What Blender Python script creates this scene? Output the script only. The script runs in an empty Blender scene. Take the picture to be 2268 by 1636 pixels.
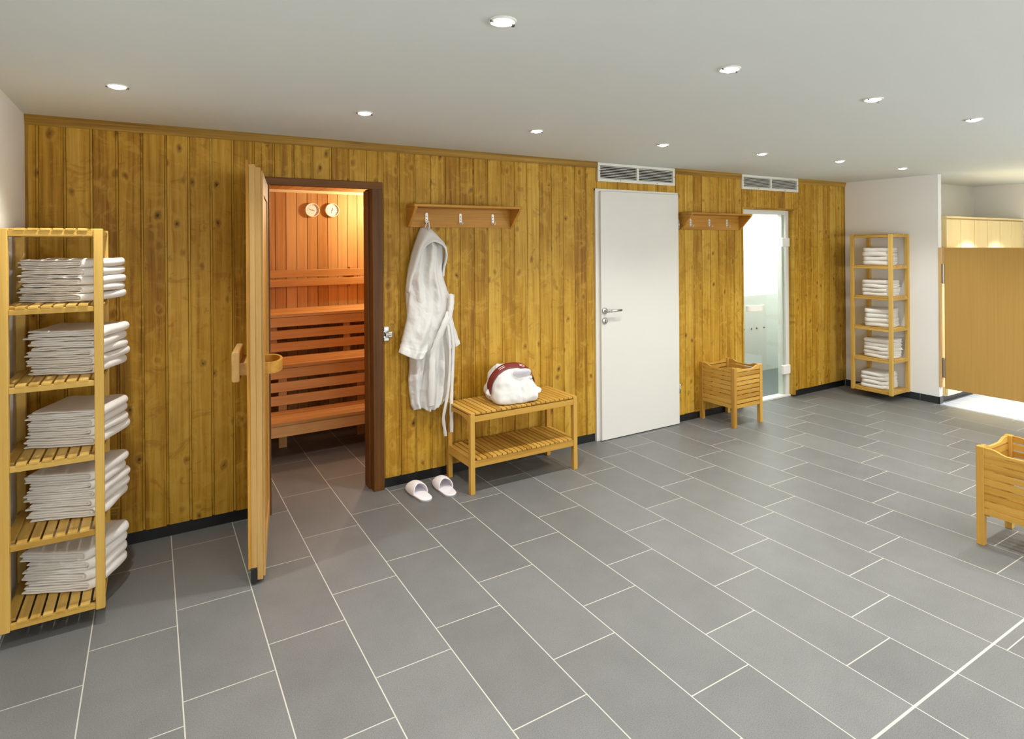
import bpy, bmesh, math, random
from mathutils import Vector, Matrix, noise as mnoise
random.seed(7)
C = bpy.context.scene.collection
PI = math.pi

# ------------------------------------------------------------------ helpers
def lin(r, g, b):
    f = lambda c: (c/255/12.92) if c/255 <= 0.04045 else ((c/255+0.055)/1.055)**2.4
    return (f(r), f(g), f(b), 1.0)

class NT:
    """small wrapper to write node trees"""
    def __init__(s, name):
        s.m = bpy.data.materials.new(name); s.m.use_nodes = True
        s.t = s.m.node_tree; s.t.nodes.clear()
        s.out = s.t.nodes.new('ShaderNodeOutputMaterial')
        s.b = s.t.nodes.new('ShaderNodeBsdfPrincipled')
        s.t.links.new(s.b.outputs[0], s.out.inputs[0])
    def n(s, typ, **kw):
        x = s.t.nodes.new(typ)
        for k, v in kw.items(): setattr(x, k, v)
        return x
    def l(s, a, b): s.t.links.new(a, b)
    def put(s, inp, v):
        if hasattr(v, 'is_linked'): s.l(v, inp)
        else: inp.default_value = v
    def math(s, op, a, b=0.0, c=0.0, clamp=False):
        x = s.n('ShaderNodeMath', operation=op, use_clamp=clamp)
        s.put(x.inputs[0], a); s.put(x.inputs[1], b); s.put(x.inputs[2], c)
        return x.outputs[0]
    def vmul(s, v, w):
        x = s.n('ShaderNodeVectorMath', operation='MULTIPLY'); s.put(x.inputs[0], v); s.put(x.inputs[1], w); return x.outputs[0]
    def vadd(s, v, w):
        x = s.n('ShaderNodeVectorMath', operation='ADD'); s.put(x.inputs[0], v); s.put(x.inputs[1], w); return x.outputs[0]
    def noise(s, v, scale, detail=3, rough=.5, dist=0):
        x = s.n('ShaderNodeTexNoise'); s.put(x.inputs['Vector'], v)
        x.inputs['Scale'].default_value = scale; x.inputs['Detail'].default_value = detail
        x.inputs['Roughness'].default_value = rough; x.inputs['Distortion'].default_value = dist
        return x.outputs['Fac']
    def ramp(s, f, stops):
        x = s.n('ShaderNodeValToRGB'); e = x.color_ramp.elements
        while len(e) < len(stops): e.new(.5)
        for i, (p, c) in enumerate(stops): e[i].position = p; e[i].color = c
        s.put(x.inputs[0], f); return x.outputs[0]
    def mix(s, f, a, b, typ='MIX'):
        x = s.n('ShaderNodeMix', data_type='RGBA', blend_type=typ)
        s.put(x.inputs[0], f); s.put(x.inputs[6], a); s.put(x.inputs[7], b); return x.outputs[2]
    def smooth(s, v, a, b, lo=0.0, hi=1.0):
        x = s.n('ShaderNodeMapRange', interpolation_type='SMOOTHSTEP')
        s.put(x.inputs[0], v); x.inputs[1].default_value = a; x.inputs[2].default_value = b
        x.inputs[3].default_value = lo; x.inputs[4].default_value = hi; return x.outputs[0]
    def bump(s, h, strength=.2, dist=.002):
        x = s.n('ShaderNodeBump'); x.inputs['Strength'].default_value = strength; x.inputs['Distance'].default_value = dist
        s.put(x.inputs['Height'], h); s.l(x.outputs[0], s.b.inputs['Normal'])
    def set(s, **kw):
        for k, v in kw.items(): s.put(s.b.inputs[k.replace('_', ' ')], v)
        return s.m

def plain(name, rgb, rough=.5, metal=0.0, spec=.5, nz=0.0, bump=0.0, bscale=300):
    t = NT(name)
    c = lin(*rgb)
    if nz:
        tc = t.n('ShaderNodeTexCoord')
        f = t.noise(tc.outputs['Object'], 3.0, 4)
        col = t.mix(f, tuple(x*(1-nz) for x in c[:3])+(1,), tuple(min(1, x*(1+nz)) for x in c[:3])+(1,))
    else: col = c
    t.set(Base_Color=col, Roughness=rough, Metallic=metal)
    t.b.inputs['Specular IOR Level'].default_value = spec
    if bump:
        tc = t.n('ShaderNodeTexCoord')
        t.bump(t.noise(tc.outputs['Object'], bscale, 3), bump, .002)
    return t.m

def wood(name, light, mid, dark, rough=.45, tint=.25, contrast=1.0, fine=1.0, bump=.08, knots=False, streak=0.5):
    """wood read from the per-board 'gco' coordinates (x runs along the grain)"""
    t = NT(name)
    a = t.n('ShaderNodeAttribute', attribute_name='gco').outputs['Vector']
    r = t.n('ShaderNodeAttribute', attribute_name='rnd').outputs['Fac']
    info = t.n('ShaderNodeObjectInfo').outputs['Random']
    rr = t.math('FRACT', t.math('ADD', r, info))
    co = a
    kd = None
    if knots:
        vo = t.n('ShaderNodeTexVoronoi', feature='F1', voronoi_dimensions='3D')
        wob = t.noise(t.vmul(a, (9, 14, 14)), 1.0, 2)
        wv = t.n('ShaderNodeCombineXYZ'); t.l(t.math('MULTIPLY', wob, .3), wv.inputs[0]); t.l(t.math('MULTIPLY', wob, .35), wv.inputs[1])
        kv = t.vadd(t.vmul(a, (6.5, 9.5, 1.0)), wv.outputs[0])
        t.l(kv, vo.inputs['Vector']); vo.inputs['Scale'].default_value = 1.0
        kd = vo.outputs['Distance']
        sep = t.n('ShaderNodeSeparateXYZ'); t.l(a, sep.inputs[0])
        push = t.math('MULTIPLY', t.math('POWER', 2.718, t.math('MULTIPLY', kd, -9.0)), .035)
        cmb = t.n('ShaderNodeCombineXYZ'); t.l(sep.outputs[0], cmb.inputs[0])
        t.l(t.math('ADD', sep.outputs[1], push), cmb.inputs[1]); t.l(sep.outputs[2], cmb.inputs[2])
        co = cmb.outputs[0]
    g1 = t.noise(t.vmul(co, (1.1, 42*fine, 42*fine)), 1.0, 4, .6, .25)
    g2 = t.noise(t.vmul(co, (6.0, 260*fine, 260*fine)), 1.0, 2, .6)
    g3 = t.noise(t.vmul(co, (1.6, 9, 9)), 1.0, 3, .55)
    f = t.math('ADD', t.math('MULTIPLY', t.math('SUBTRACT', g1, .5), 1.5*contrast), t.math('MULTIPLY', t.math('SUBTRACT', g2, .5), .5*contrast))
    f = t.math('ADD', t.math('ADD', f, t.math('MULTIPLY', t.math('SUBTRACT', g3, .5), streak*1.6)), .5)
    f = t.math('ADD', f, t.math('MULTIPLY', t.math('SUBTRACT', rr, .5), tint*1.6), clamp=True)
    col = t.ramp(f, [(0.05, lin(*dark)), (0.48, lin(*mid)), (0.95, lin(*light))])
    if knots:
        ring = t.smooth(kd, .085, .2, .55, 0)
        pick = t.math('GREATER_THAN', t.noise(t.vmul(a, (1.9, 3.1, 1)), 1.0, 1), .36)
        col = t.mix(t.math('MULTIPLY', ring, pick), col, lin(int(dark[0]*.82), int(dark[1]*.76), int(dark[2]*.7)))
        core = t.smooth(kd, .035, .085, .9, 0)
        col = t.mix(t.math('MULTIPLY', core, pick), col, lin(70, 40, 14))
        # light halo beside a knot and blotchy stain
        halo = t.math('MULTIPLY', t.smooth(kd, .16, .22, 0, 1), t.smooth(kd, .24, .34, .25, 0))
        col = t.mix(halo, col, lin(*light))
        st = t.noise(t.vmul(a, (2.6, 4.0, 1.0)), 1.0, 3, .6)
        col = t.mix(t.smooth(st, .5, .78, 0, .42), col, lin(*dark))
        s2 = t.noise(t.vmul(a, (9.0, 7.0, 1.0)), 1.0, 4, .65, 1.2)
        col = t.mix(t.smooth(s2, .52, .66, 0, .38), col, lin(*light))
        col = t.mix(t.smooth(s2, .44, .34, 0, .40), col, lin(*dark))
    t.set(Base_Color=col, Roughness=rough)
    t.b.inputs['Specular IOR Level'].default_value = .25
    if bump: t.bump(g1, bump, .002)
    return t.m

class MB:
    """collects boxes / prisms / grids into one mesh; every piece carries grain coordinates"""
    def __init__(s): s.v = []; s.f = []; s.g = []; s.r = []; s.mi = []; s.m = None
    def add(s, vs, fs, grain='x', r=None, mi=0):
        o = len(s.v); r = random.random() if r is None else r
        off = Vector((r*37.3, (r*91.7) % 13, (r*53.1) % 17))
        ix = 'xyz'.index(grain); ax = [ix]+[i for i in range(3) if i != ix]
        for p in vs:
            p = Vector(p)
            s.g.append(Vector((p[ax[0]], p[ax[1]], p[ax[2]]))+off); s.r.append(r)
            s.v.append(s.m @ p if s.m else p)
        for q in fs: s.f.append([i+o for i in q]); s.mi.append(mi)
    def box(s, x0, x1, y0, y1, z0, z1, grain=None, r=None, mi=0):
        if grain is None:
            d = (x1-x0, y1-y0, z1-z0); grain = 'xyz'[d.index(max(d))]
        vs = [(x, y, z) for x in (x0, x1) for y in (y0, y1) for z in (z0, z1)]
        s.add(vs, [(0, 1, 3, 2), (4, 6, 7, 5), (0, 4, 5, 1), (2, 3, 7, 6), (0, 2, 6, 4), (1, 5, 7, 3)], grain, r, mi)
    def prism(s, pts, axis, a, b, grain='x', r=None, mi=0):
        """closed 2-D outline swept along an axis; pts are the other two coordinates in xyz order"""
        def mk(p, t):
            return {'x': (t, p[0], p[1]), 'y': (p[0], t, p[1]), 'z': (p[0], p[1], t)}[axis]
        n = len(pts); vs = [mk(p, a) for p in pts]+[mk(p, b) for p in pts]
        fs = [tuple(range(n))[::-1], tuple(range(n, 2*n))]
        fs += [(i, (i+1) % n, n+(i+1) % n, n+i) for i in range(n)]
        s.add(vs, fs, grain, r, mi)
    def grid(s, fn, nu, nv, closeu=False, r=None, grain='x', mi=0, caps=False):
        vs = [fn(i/(nu if closeu else nu-1), j/(nv-1)) for j in range(nv) for i in range(nu)]
        fs = []
        for j in range(nv-1):
            for i in range(nu if closeu else nu-1):
                i2 = (i+1) % nu
                fs.append((j*nu+i, j*nu+i2, (j+1)*nu+i2, (j+1)*nu+i))
        if caps:
            fs.append(tuple(range(nu))[::-1]); fs.append(tuple((nv-1)*nu+i for i in range(nu)))
        s.add(vs, fs, grain, r, mi)
    def cyl(s, p, q, r0, r1=None, n=20, mi=0, caps=True):
        p, q = Vector(p), Vector(q); r1 = r0 if r1 is None else r1
        d = (q-p).normalized(); u = d.orthogonal().normalized(); w = d.cross(u)
        s.grid(lambda a, b: p.lerp(q, b)+(u*math.cos(a*2*PI)+w*math.sin(a*2*PI))*(r0+(r1-r0)*b), n, 2, True, caps=caps, mi=mi)
    def lathe(s, prof, n=28, c=(0, 0, 0), axis='z', mi=0):
        """prof: (radius, height) pairs"""
        c = Vector(c)
        def fn(a, b):
            r_, h = prof[min(len(prof)-1, round(b*(len(prof)-1)))]
            x, y = r_*math.cos(a*2*PI), r_*math.sin(a*2*PI)
            return c+Vector({'z': (x, y, h), 'y': (x, h, y), 'x': (h, x, y)}[axis])
        s.grid(fn, n, len(prof), True, mi=mi)
    def build(s, name, mat, parent=None, bevel=0.0, smooth=False, sub=0, solid=0.0, seg=2):
        me = bpy.data.meshes.new(name)
        me.from_pydata([tuple(p) for p in s.v], [], s.f)
        ga = me.attributes.new('gco', 'FLOAT_VECTOR', 'POINT'); ga.data.foreach_set('vector', [c for p in s.g for c in p])
        ra = me.attributes.new('rnd', 'FLOAT', 'POINT'); ra.data.foreach_set('value', s.r)
        for m in (mat if isinstance(mat, (list, tuple)) else [mat]): me.materials.append(m)
        me.polygons.foreach_set('material_index', s.mi)
        bm = bmesh.new(); bm.from_mesh(me); bmesh.ops.recalc_face_normals(bm, faces=bm.faces); bm.to_mesh(me); bm.free()
        if smooth: me.polygons.foreach_set('use_smooth', [True]*len(me.polygons))
        o = bpy.data.objects.new(name, me); C.objects.link(o)
        if parent: o.parent = parent
        if solid:
            md = o.modifiers.new('solid', 'SOLIDIFY'); md.thickness = solid; md.offset = 0
        if bevel:
            md = o.modifiers.new('bevel', 'BEVEL'); md.width = bevel; md.segments = seg; md.limit_method = 'ANGLE'; md.angle_limit = math.radians(40)
        if sub:
            md = o.modifiers.new('sub', 'SUBSURF'); md.levels = sub; md.render_levels = sub
        return o

def thing(name, label, cat, loc=(0, 0, 0), rz=0, group=None, kind=None):
    o = bpy.data.objects.new(name, None); C.objects.link(o)
    o.location = loc; o.rotation_euler = (0, 0, rz); o.empty_display_size = .05
    return tag(o, label, cat, group, kind)
def tag(o, label, cat, group=None, kind=None):
    o['label'] = label; o['category'] = cat
    if group: o['group'] = group
    if kind: o['kind'] = kind
    return o
def structure(o, label=None):
    o['kind'] = 'structure'; o['category'] = o.name.split('_')[0].split('.')[0]
    if label: o['label'] = label
    return o
def dup(root, label, loc=None, rz=None):
    r = root.copy(); C.objects.link(r); r['label'] = label
    if loc is not None: r.location = loc
    if rz is not None: r.rotation_euler = (0, 0, rz)
    for ch in list(root.children):
        c = ch.copy(); C.objects.link(c); c.parent = r
        for g in list(ch.children):
            d = g.copy(); C.objects.link(d); d.parent = c
    return r

# ------------------------------------------------------------------ dimensions (metres; camera stands at x=0)
H = 2.24          # ceiling
XL, XR = -0.53, 6.575   # left and right plaster walls
FRONT = -0.012    # face of the wall planks
YB = -6.4         # wall behind the camera

# ------------------------------------------------------------------ materials
M = {}
M['pine'] = wood('stained_knotty_pine', (206, 166, 70), (180, 136, 36), (136, 90, 12), rough=.5, tint=.3, contrast=1.0, knots=True, bump=.15)
M['groove'] = plain('plank_gap', (88, 54, 14), .7)
M['trim'] = wood('stained_pine_trim', (190, 154, 68), (164, 126, 46), (126, 90, 26), rough=.45, streak=.3)
M['birch'] = wood('oiled_birch', (214, 178, 98), (201, 162, 80), (170, 128, 50), rough=.4, tint=.3, contrast=.6, streak=.35, bump=.04)
M['bench'] = wood('oiled_birch_bench', (208, 166, 84), (194, 149, 66), (160, 114, 42), rough=.4, tint=.35, contrast=.6, streak=.35, bump=.04)
M['sauna'] = wood('sauna_hemlock', (216, 170, 112), (202, 152, 92), (176, 124, 66), rough=.45, tint=.45, contrast=.7, streak=.4, bump=.05)
M['saunag'] = plain('sauna_groove', (110, 48, 20), .6)
M['rack'] = wood('rack_oak', (204, 154, 72), (186, 133, 52), (152, 102, 32), rough=.42, tint=.2, contrast=.9, bump=.05)
M['frame'] = wood('dark_door_frame', (124, 80, 32), (102, 62, 20), (70, 42, 10), rough=.45, tint=.2, contrast=.7)
M['leaf'] = wood('door_edge_wood', (200, 162, 102), (186, 147, 86), (158, 116, 58), rough=.45, tint=.35, contrast=.7)
M['cladding'] = wood('door_cladding', (212, 160, 70), (192, 138, 52), (150, 100, 32), rough=.45)
M['beech'] = wood('beech_veneer', (198, 160, 92), (190, 151, 82), (176, 135, 66), rough=.35, tint=.05, contrast=.5, fine=2.2, streak=.1, bump=0)
M['maple'] = wood('maple_veneer', (246, 228, 178), (240, 220, 166), (226, 202, 144), rough=.4, tint=.08, contrast=.5, fine=1.6, streak=.2, bump=0)
M['jamb'] = wood('jamb_wood', (224, 190, 140), (214, 176, 122), (196, 154, 98), rough=.4, tint=.1)
M['plaster'] = plain('wall_plaster', (240, 239, 236), .9, nz=.02, bump=.12, bscale=160, spec=.2)
M['ceiling'] = plain('ceiling_paint', (226, 231, 229), .95, nz=.01, spec=.15)
M['white'] = plain('white_lacquer', (222, 220, 213), .38)
M['vent'] = plain('white_metal_grille', (226, 224, 214), .4)
M['black'] = plain('black_base', (20, 21, 22), .35)
M['slate'] = plain('skirting_tile', (44, 50, 52), .35)
M['dark'] = plain('dark_void', (12, 8, 6), .9)
M['rubber'] = plain('black_rubber', (22, 22, 22), .6)
M['steel'] = plain('brushed_steel', (205, 205, 202), .28, 1.0)
M['chrome'] = plain('chrome', (225, 225, 225), .12, 1.0)
M['screw'] = plain('dark_screw', (70, 66, 60), .5, .6)
M['satin'] = plain('satin_nickel', (165, 158, 148), .35, 1.0)
M['hook'] = plain('pale_hook', (222, 220, 214), .35, .3)
M['slipper'] = plain('slipper_fleece', (240, 236, 240), .95, bump=.25, bscale=500, spec=.1)
M['sole'] = plain('slipper_sole_edge', (150, 145, 148), .8)
M['burgundy'] = plain('burgundy_paper', (118, 38, 30), .5)
M['print'] = plain('white_print', (238, 226, 220), .5)
M['dial'] = plain('gauge_face', (246, 242, 236), .5)
M['bezel'] = plain('gauge_bezel', (248, 236, 200), .45)
M['ink'] = plain('gauge_ink', (96, 88, 84), .6)
M['steam'] = plain('steam_room_white', (244, 248, 244), .5)
M['steamlow'] = plain('steam_room_panel', (206, 211, 204), .4)
M['steamfloor'] = plain('steam_room_floor', (72, 80, 80), .4)
M['plastic'] = plain('white_plastic', (245, 243, 232), .3)
M['acc'] = plain('hinge_cover', (236, 234, 228), .35)

def terry(name, rgb):
    t = NT(name)
    tc = t.n('ShaderNodeTexCoord')
    f = t.noise(tc.outputs['Object'], 420, 3, .7)
    g = t.noise(tc.outputs['Object'], 60, 3, .6)
    c = lin(*rgb)
    t.set(Base_Color=t.mix(f, tuple(x*.90 for x in c[:3])+(1,), c), Roughness=.95)
    t.b.inputs['Specular IOR Level'].default_value = .1
    t.b.inputs['Sheen Weight'].default_value = .15
    t.bump(t.math('ADD', f, t.math('MULTIPLY', g, .8)), .35, .0025)
    return t.m
M['towel'] = terry('white_terry', (240, 236, 230))
M['robe'] = terry('robe_terry', (228, 226, 223))

def glass(name, tintc, rough=0.0):
    t = NT(name)
    tr = t.n('ShaderNodeBsdfTransparent'); tr.inputs[0].default_value = tintc
    gl = t.n('ShaderNodeBsdfGlossy'); gl.inputs['Roughness'].default_value = rough
    lw = t.n('ShaderNodeLayerWeight'); lw.inputs[0].default_value = .5
    fr = t.math('ADD', .045, t.math('MULTIPLY', t.math('POWER', lw.outputs['Facing'], 5.0), .9))
    mx = t.n('ShaderNodeMixShader')
    t.l(fr, mx.inputs[0]); t.l(tr.outputs[0], mx.inputs[1]); t.l(gl.outputs[0], mx.inputs[2])
    t.t.nodes.remove(t.b); t.l(mx.outputs[0], t.out.inputs[0])
    return t.m
M['glass'] = glass('clear_door_glass', (.93, .97, .95, 1))
M['bag'] = glass('clear_plastic_bag', (.95, .95, .96, 1), .05)

def emit(name, col, s):
    t = NT(name); e = t.n('ShaderNodeEmission'); e.inputs[0].default_value = col; e.inputs[1].default_value = s
    t.t.nodes.remove(t.b); t.l(e.outputs[0], t.out.inputs[0]); return t.m
M['bulb'] = emit('halogen_bulb', (1, .97, .92, 1), 25.0)
M['lumin'] = emit('luminous_panel', (1, 1, .98, 1), 20.0)

def tilemat():
    t = NT('grey_stone_tile')
    tc = t.n('ShaderNodeTexCoord').outputs['Object']
    r = t.n('ShaderNodeAttribute', attribute_name='rnd').outputs['Fac']
    sp = t.noise(tc, 260, 3, .7)
    sp2 = t.noise(tc, 700, 2, .6)
    bl = t.noise(tc, 5, 4, .6)
    f = t.math('ADD', t.math('MULTIPLY', sp, .7), t.math('MULTIPLY', sp2, .5))
    col = t.ramp(f, [(.38, lin(72, 73, 72)), (.58, lin(110, 111, 110)), (.78, lin(126, 126, 124))])
    br = t.math('ADD', t.math('ADD', .86, t.math('MULTIPLY', r, .16)), t.math('MULTIPLY', t.math('SUBTRACT', bl, .5), .3))
    cmb = t.n('ShaderNodeCombineXYZ')
    for i in range(3): t.l(br, cmb.inputs[i])
    col = t.mix(1.0, col, cmb.outputs[0], 'MULTIPLY')
    t.set(Base_Color=col, Roughness=t.math('ADD', .36, t.math('MULTIPLY', sp, .16)))
    t.b.inputs['Specular IOR Level'].default_value = .42
    t.bump(sp, .12, .001)
    return t.m
M['tile'] = tilemat()
M['grout'] = plain('pale_grout', (184, 182, 170), .8)

# ------------------------------------------------------------------ floor: real tile layout, one column per 30 cm
OFF = {-2: 1.126, -1: .917, 0: .797, 1: .633, 2: 1.036, 3: .89, 4: .685, 5: 1.09, 6: .887, 7: .674, 8: .52, 9: .95, 10: .88,
       11: .695, 12: .574, 13: .966, 14: .782, 15: .596, 16: 1.09, 17: .936, 18: .787, 19: .617, 20: 1.067}
mb = MB()
mb.box(-0.62, 8.9, YB-.1, 2.5, -.05, -.0003, mi=1)
TW, TL, G = .3042, .613, .0022
for k in range(-3, 30):
    x0, x1 = .0855+TW*k+G, .0855+TW*(k+1)-G
    x0, x1 = max(x0, -.61), min(x1, 8.88)
    if x1 <= x0: continue
    off = -OFF.get(k, .19*k % TL)
    n0 = math.floor((YB-off)/TL)-1
    for j in range(n0, 20):
        a, b = off+TL*j+G, off+TL*(j+1)-G
        if a > 2.45 or b < YB: continue
        if abs(a+2.745) < .03: a = -2.7405
        if abs(b+2.745) < .03: b = -2.7495
        for (p, q) in ([(a, min(b, -2.7495)), (max(a, -2.7405), b)] if a < -2.745 < b else [(a, b)]):
            if q-p > .002:
                mb.add([(x0, p, 0), (x1, p, 0), (x1, q, 0), (x0, q, 0)], [(0, 1, 2, 3)], r=random.random())
structure(mb.build('floor', [M['tile'], M['grout']]), 'grey stone floor tiles laid in staggered rows with pale grout')

# ------------------------------------------------------------------ ceiling and plaster walls
def boxobj(name, mat, b, label=None, bevel=0):
    m = MB(); m.box(*b); o = m.build(name, mat, bevel=bevel); structure(o, label); return o
boxobj('ceiling', M['ceiling'], (-.62, 8.9, YB-.1, 2.5, H, H+.1), 'smooth pale grey ceiling with recessed downlights')
boxobj('wall_left', M['plaster'], (XL-.1, XL, YB, .0, 0, H), 'white plaster wall at the left edge')
boxobj('wall_behind', M['plaster'], (XL-.1, 8.9, YB-.1, YB, 0, H))
m = MB()
m.box(XR, XR+.065, -.93, .05, .07, H); m.box(XR, XR+.065, -.925, .05, 0, .07)
structure(m.build('wall_right', M['plaster']), 'short white plaster return wall carrying the far towel rack')
boxobj('wall_front', M['plaster'], (XR, XR+.065, YB, -2.0, 0, H))
m = MB()
for a, b in ((-.12, -.012), (-.46, -.125), (-.76, -.465), (-.938, -.765)):
    m.box(XR-.009, XR, a, b, 0, .068)
m.box(XR-.009, XR+.06, -.94, -.93, 0, .068)
structure(m.build('baseboard_right', M['slate'], bevel=.001), 'dark slate skirting tiles along the right wall')

# ------------------------------------------------------------------ plank wall with its openings
OPEN = [(.56, 1.262, 0, 1.962), (4.862, 5.648, 0, 1.913), (3.09, 3.965, 0, 2.02)]
m = MB()
def clipped(x0, x1, z0, z1):
    """rectangles left of the strip once the openings are cut out"""
    out = [(x0, x1, z0, z1)]
    for (a, b, c, d) in OPEN:
        nxt = []
        for (p, q, r, s) in out:
            if q <= a or p >= b or s <= c or r >= d: nxt.append((p, q, r, s)); continue
            if p < a: nxt.append((p, a, r, s))
            if q > b: nxt.append((b, q, r, s))
            if s > d: nxt.append((max(p, a), min(q, b), d, s))
        out = nxt
    return [t for t in out if t[1]-t[0] > .002 and t[3]-t[2] > .002]
PITCH = .111
x = -.144-4*PITCH
while x < XR:
    r = random.random()
    a, b = max(x, XL), min(x+PITCH, XR)
    if b > a:
        if b-.0125 > a:
            for (p, q, c, d) in clipped(a, b-.0125, .066, H):
                e = .0022
                pts = [(p, 0), (p, FRONT+e), (p+e, FRONT), (q-e, FRONT), (q, FRONT+e), (q, 0)]
                m.prism(pts, 'z', c+random.uniform(-.004, .001), d, 'z', r)
        for (p, q, c, d) in clipped(max(a, b-.0125), b, .066, H):
            m.prism([(p+.0012, 0), (p+.0016, FRONT+.0035), (q-.0016, FRONT+.0035), (q-.0012, 0)], 'z', c, d, 'z', r, 0)
    x += PITCH
for (p, q, c, d) in clipped(XL-.1, XR+.05, 0, H): m.box(p, q, -.001, .05, c, d, 'z', .3, 1)
structure(m.build('wall_back', [M['pine'], M['groove']]), 'knotty stained pine plank wall')
m = MB()
for a, b in ((XL, .53), (1.288, 3.045), (3.966, 4.862), (5.648, XR)):
    m.box(a, b, -.004, .0, 0, .066)
structure(m.build('baseboard_back', M['black']), 'black recessed skirting under the plank wall')
m = MB()
for a, b in ((XL, 3.068), (3.94, 4.826), (5.712, XR)):
    m.prism([(FRONT-.02, H), (FRONT-.02, H-.012), (FRONT-.008, H-.048), (FRONT, H-.048), (FRONT, H)], 'x', a, b, 'x')
structure(m.build('trim_1', M['trim']), 'narrow pine cornice strip along the ceiling')
m = MB(); m.box(XL, XL+.012, FRONT-.004, FRONT, .066, H-.048, 'z'); m.box(XR-.012, XR, FRONT-.004, FRONT, .066, H-.048, 'z')
structure(m.build('trim_2', M['trim']))

# ------------------------------------------------------------------ sauna cabin behind the wall
SY = 2.12; SX0, SX1 = -.35, 2.45
def planked(name, axis, fixed, a0, a1, z0, z1, thick, pitch, phase, mat, label=None, zaxis=True):
    m = MB(); t = phase
    while t > a0: t -= pitch
    while t < a1:
        p, q = max(t+.0025, a0), min(t+pitch-.0025, a1)
        if q > p:
            if axis == 'x': m.box(p, q, fixed, fixed+thick, z0, z1, 'z')
            elif axis == 'y': m.box(fixed, fixed+thick, p, q, z0, z1, 'z')
            else: m.box(p, q, z0, z1, fixed, fixed+thick, 'y')
        t += pitch
    if axis == 'x': m.box(a0, a1, fixed+.006, fixed+thick+.01, z0, z1, 'z', mi=1)
    elif axis == 'y': m.box(fixed+(.006 if thick > 0 else -.006), fixed+thick*1.3, a0, a1, z0, z1, 'z', mi=1)
    else: m.box(a0, a1, z0, z1, fixed+.006, fixed+thick+.01, 'y', mi=1)
    o = m.build(name, [mat, M['saunag']]); structure(o, label); return o
planked('wall_sauna_back', 'x', SY, SX0, SX1, 0, 2.11, .02, .0962, .99, M['sauna'], 'orange vertical boards on the back wall of the sauna')
planked('wall_sauna_right', 'y', SX1, .05, SY, 0, 2.11, .02, .0962, .1, M['sauna'])
planked('wall_sauna_left', 'y', SX0, .05, SY, 0, 2.11, -.02, .0962, .1, M['sauna'])
planked('ceiling_sauna', 'z', 2.11, SX0, SX1, .05, SY, .02, .0962, .99, M['sauna'], 'sauna ceiling boards')
m = MB(); m.box(SX0, .56, .05, .07, 0, 2.11, 'z'); m.box(1.262, SX1, .05, .07, 0, 2.11, 'z'); m.box(.56, 1.262, .05, .07, 1.962, 2.11, 'x')
structure(m.build('wall_sauna_front', M['sauna']))
m = MB(); m.box(SX0, SX1, SY-.022, SY, 2.085, 2.11, 'x')
structure(m.build('trim_3', M['maple']), 'pale strip along the top of the sauna back wall')
# benches: three tiers
def bench(name, label, z, yf, yb, skirt_to, n):
    t = thing(name, label, 'bench', (1.05, yf, 0), 0, 'sauna benches')
    x0, x1 = SX0+.01-1.05, SX1-.01-1.05
    d = yb-yf; w = d/n
    m = MB()
    for i in range(n): m.box(x0, x1, i*w+.004, (i+1)*w-.004, z-.026, z, 'x')
    m.build('seat', M['sauna'], t, bevel=.003)
    m = MB(); m.box(x0, x1, .012, .034, z-.108, z-.028, 'x'); m.build('front_board', M['sauna'], t, bevel=.003)
    if skirt_to is not None:
        s0, s1 = skirt_to
        m = MB(); h = .074; g = (s1-s0-2*h)/3
        for i in range(2):
            zz = s0+g+i*(h+g); m.box(x0, x1, .012, .03, zz, zz+h, 'x')
        m.build('skirt_slats', M['sauna'], t, bevel=.003)
    for xx in ((-.95, 1.1) if skirt_to is None else (-.95, -.2, .42, 1.1)):
        m = MB(); m.box(xx, xx+.06, .036, .066, 0, z-.03, 'z'); m.build('support', M['sauna'], t)
    return t
bench('sauna_bench', 'lowest slatted sauna bench just above the dark floor', .30, .80, 1.14, None, 4)
bench('sauna_bench', 'middle slatted sauna bench with slatted front', .652, 1.145, 1.54, (.305, .548), 5)
bench('sauna_bench', 'top slatted sauna bench below the two round gauges', 1.005, 1.55, 2.09, (.658, .90), 6)
br = thing('lean_rail', 'pair of wooden leaning rails on the sauna back wall above the top bench', 'leaning rail', (1.05, 2.07, 1.29))
for z in (1.205, 1.29):
    m = MB(); m.box(-1.3, 1.3, -.028, -.006, z-1.29, z-1.29+.07, 'x'); m.build('rail', M['sauna'], br, bevel=.004)
for xx in (-.8, .62):
    m = MB(); m.box(xx, xx+.04, -.006, .05, -.1, .085, 'z'); m.build('bracket', M['sauna'], br)
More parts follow.
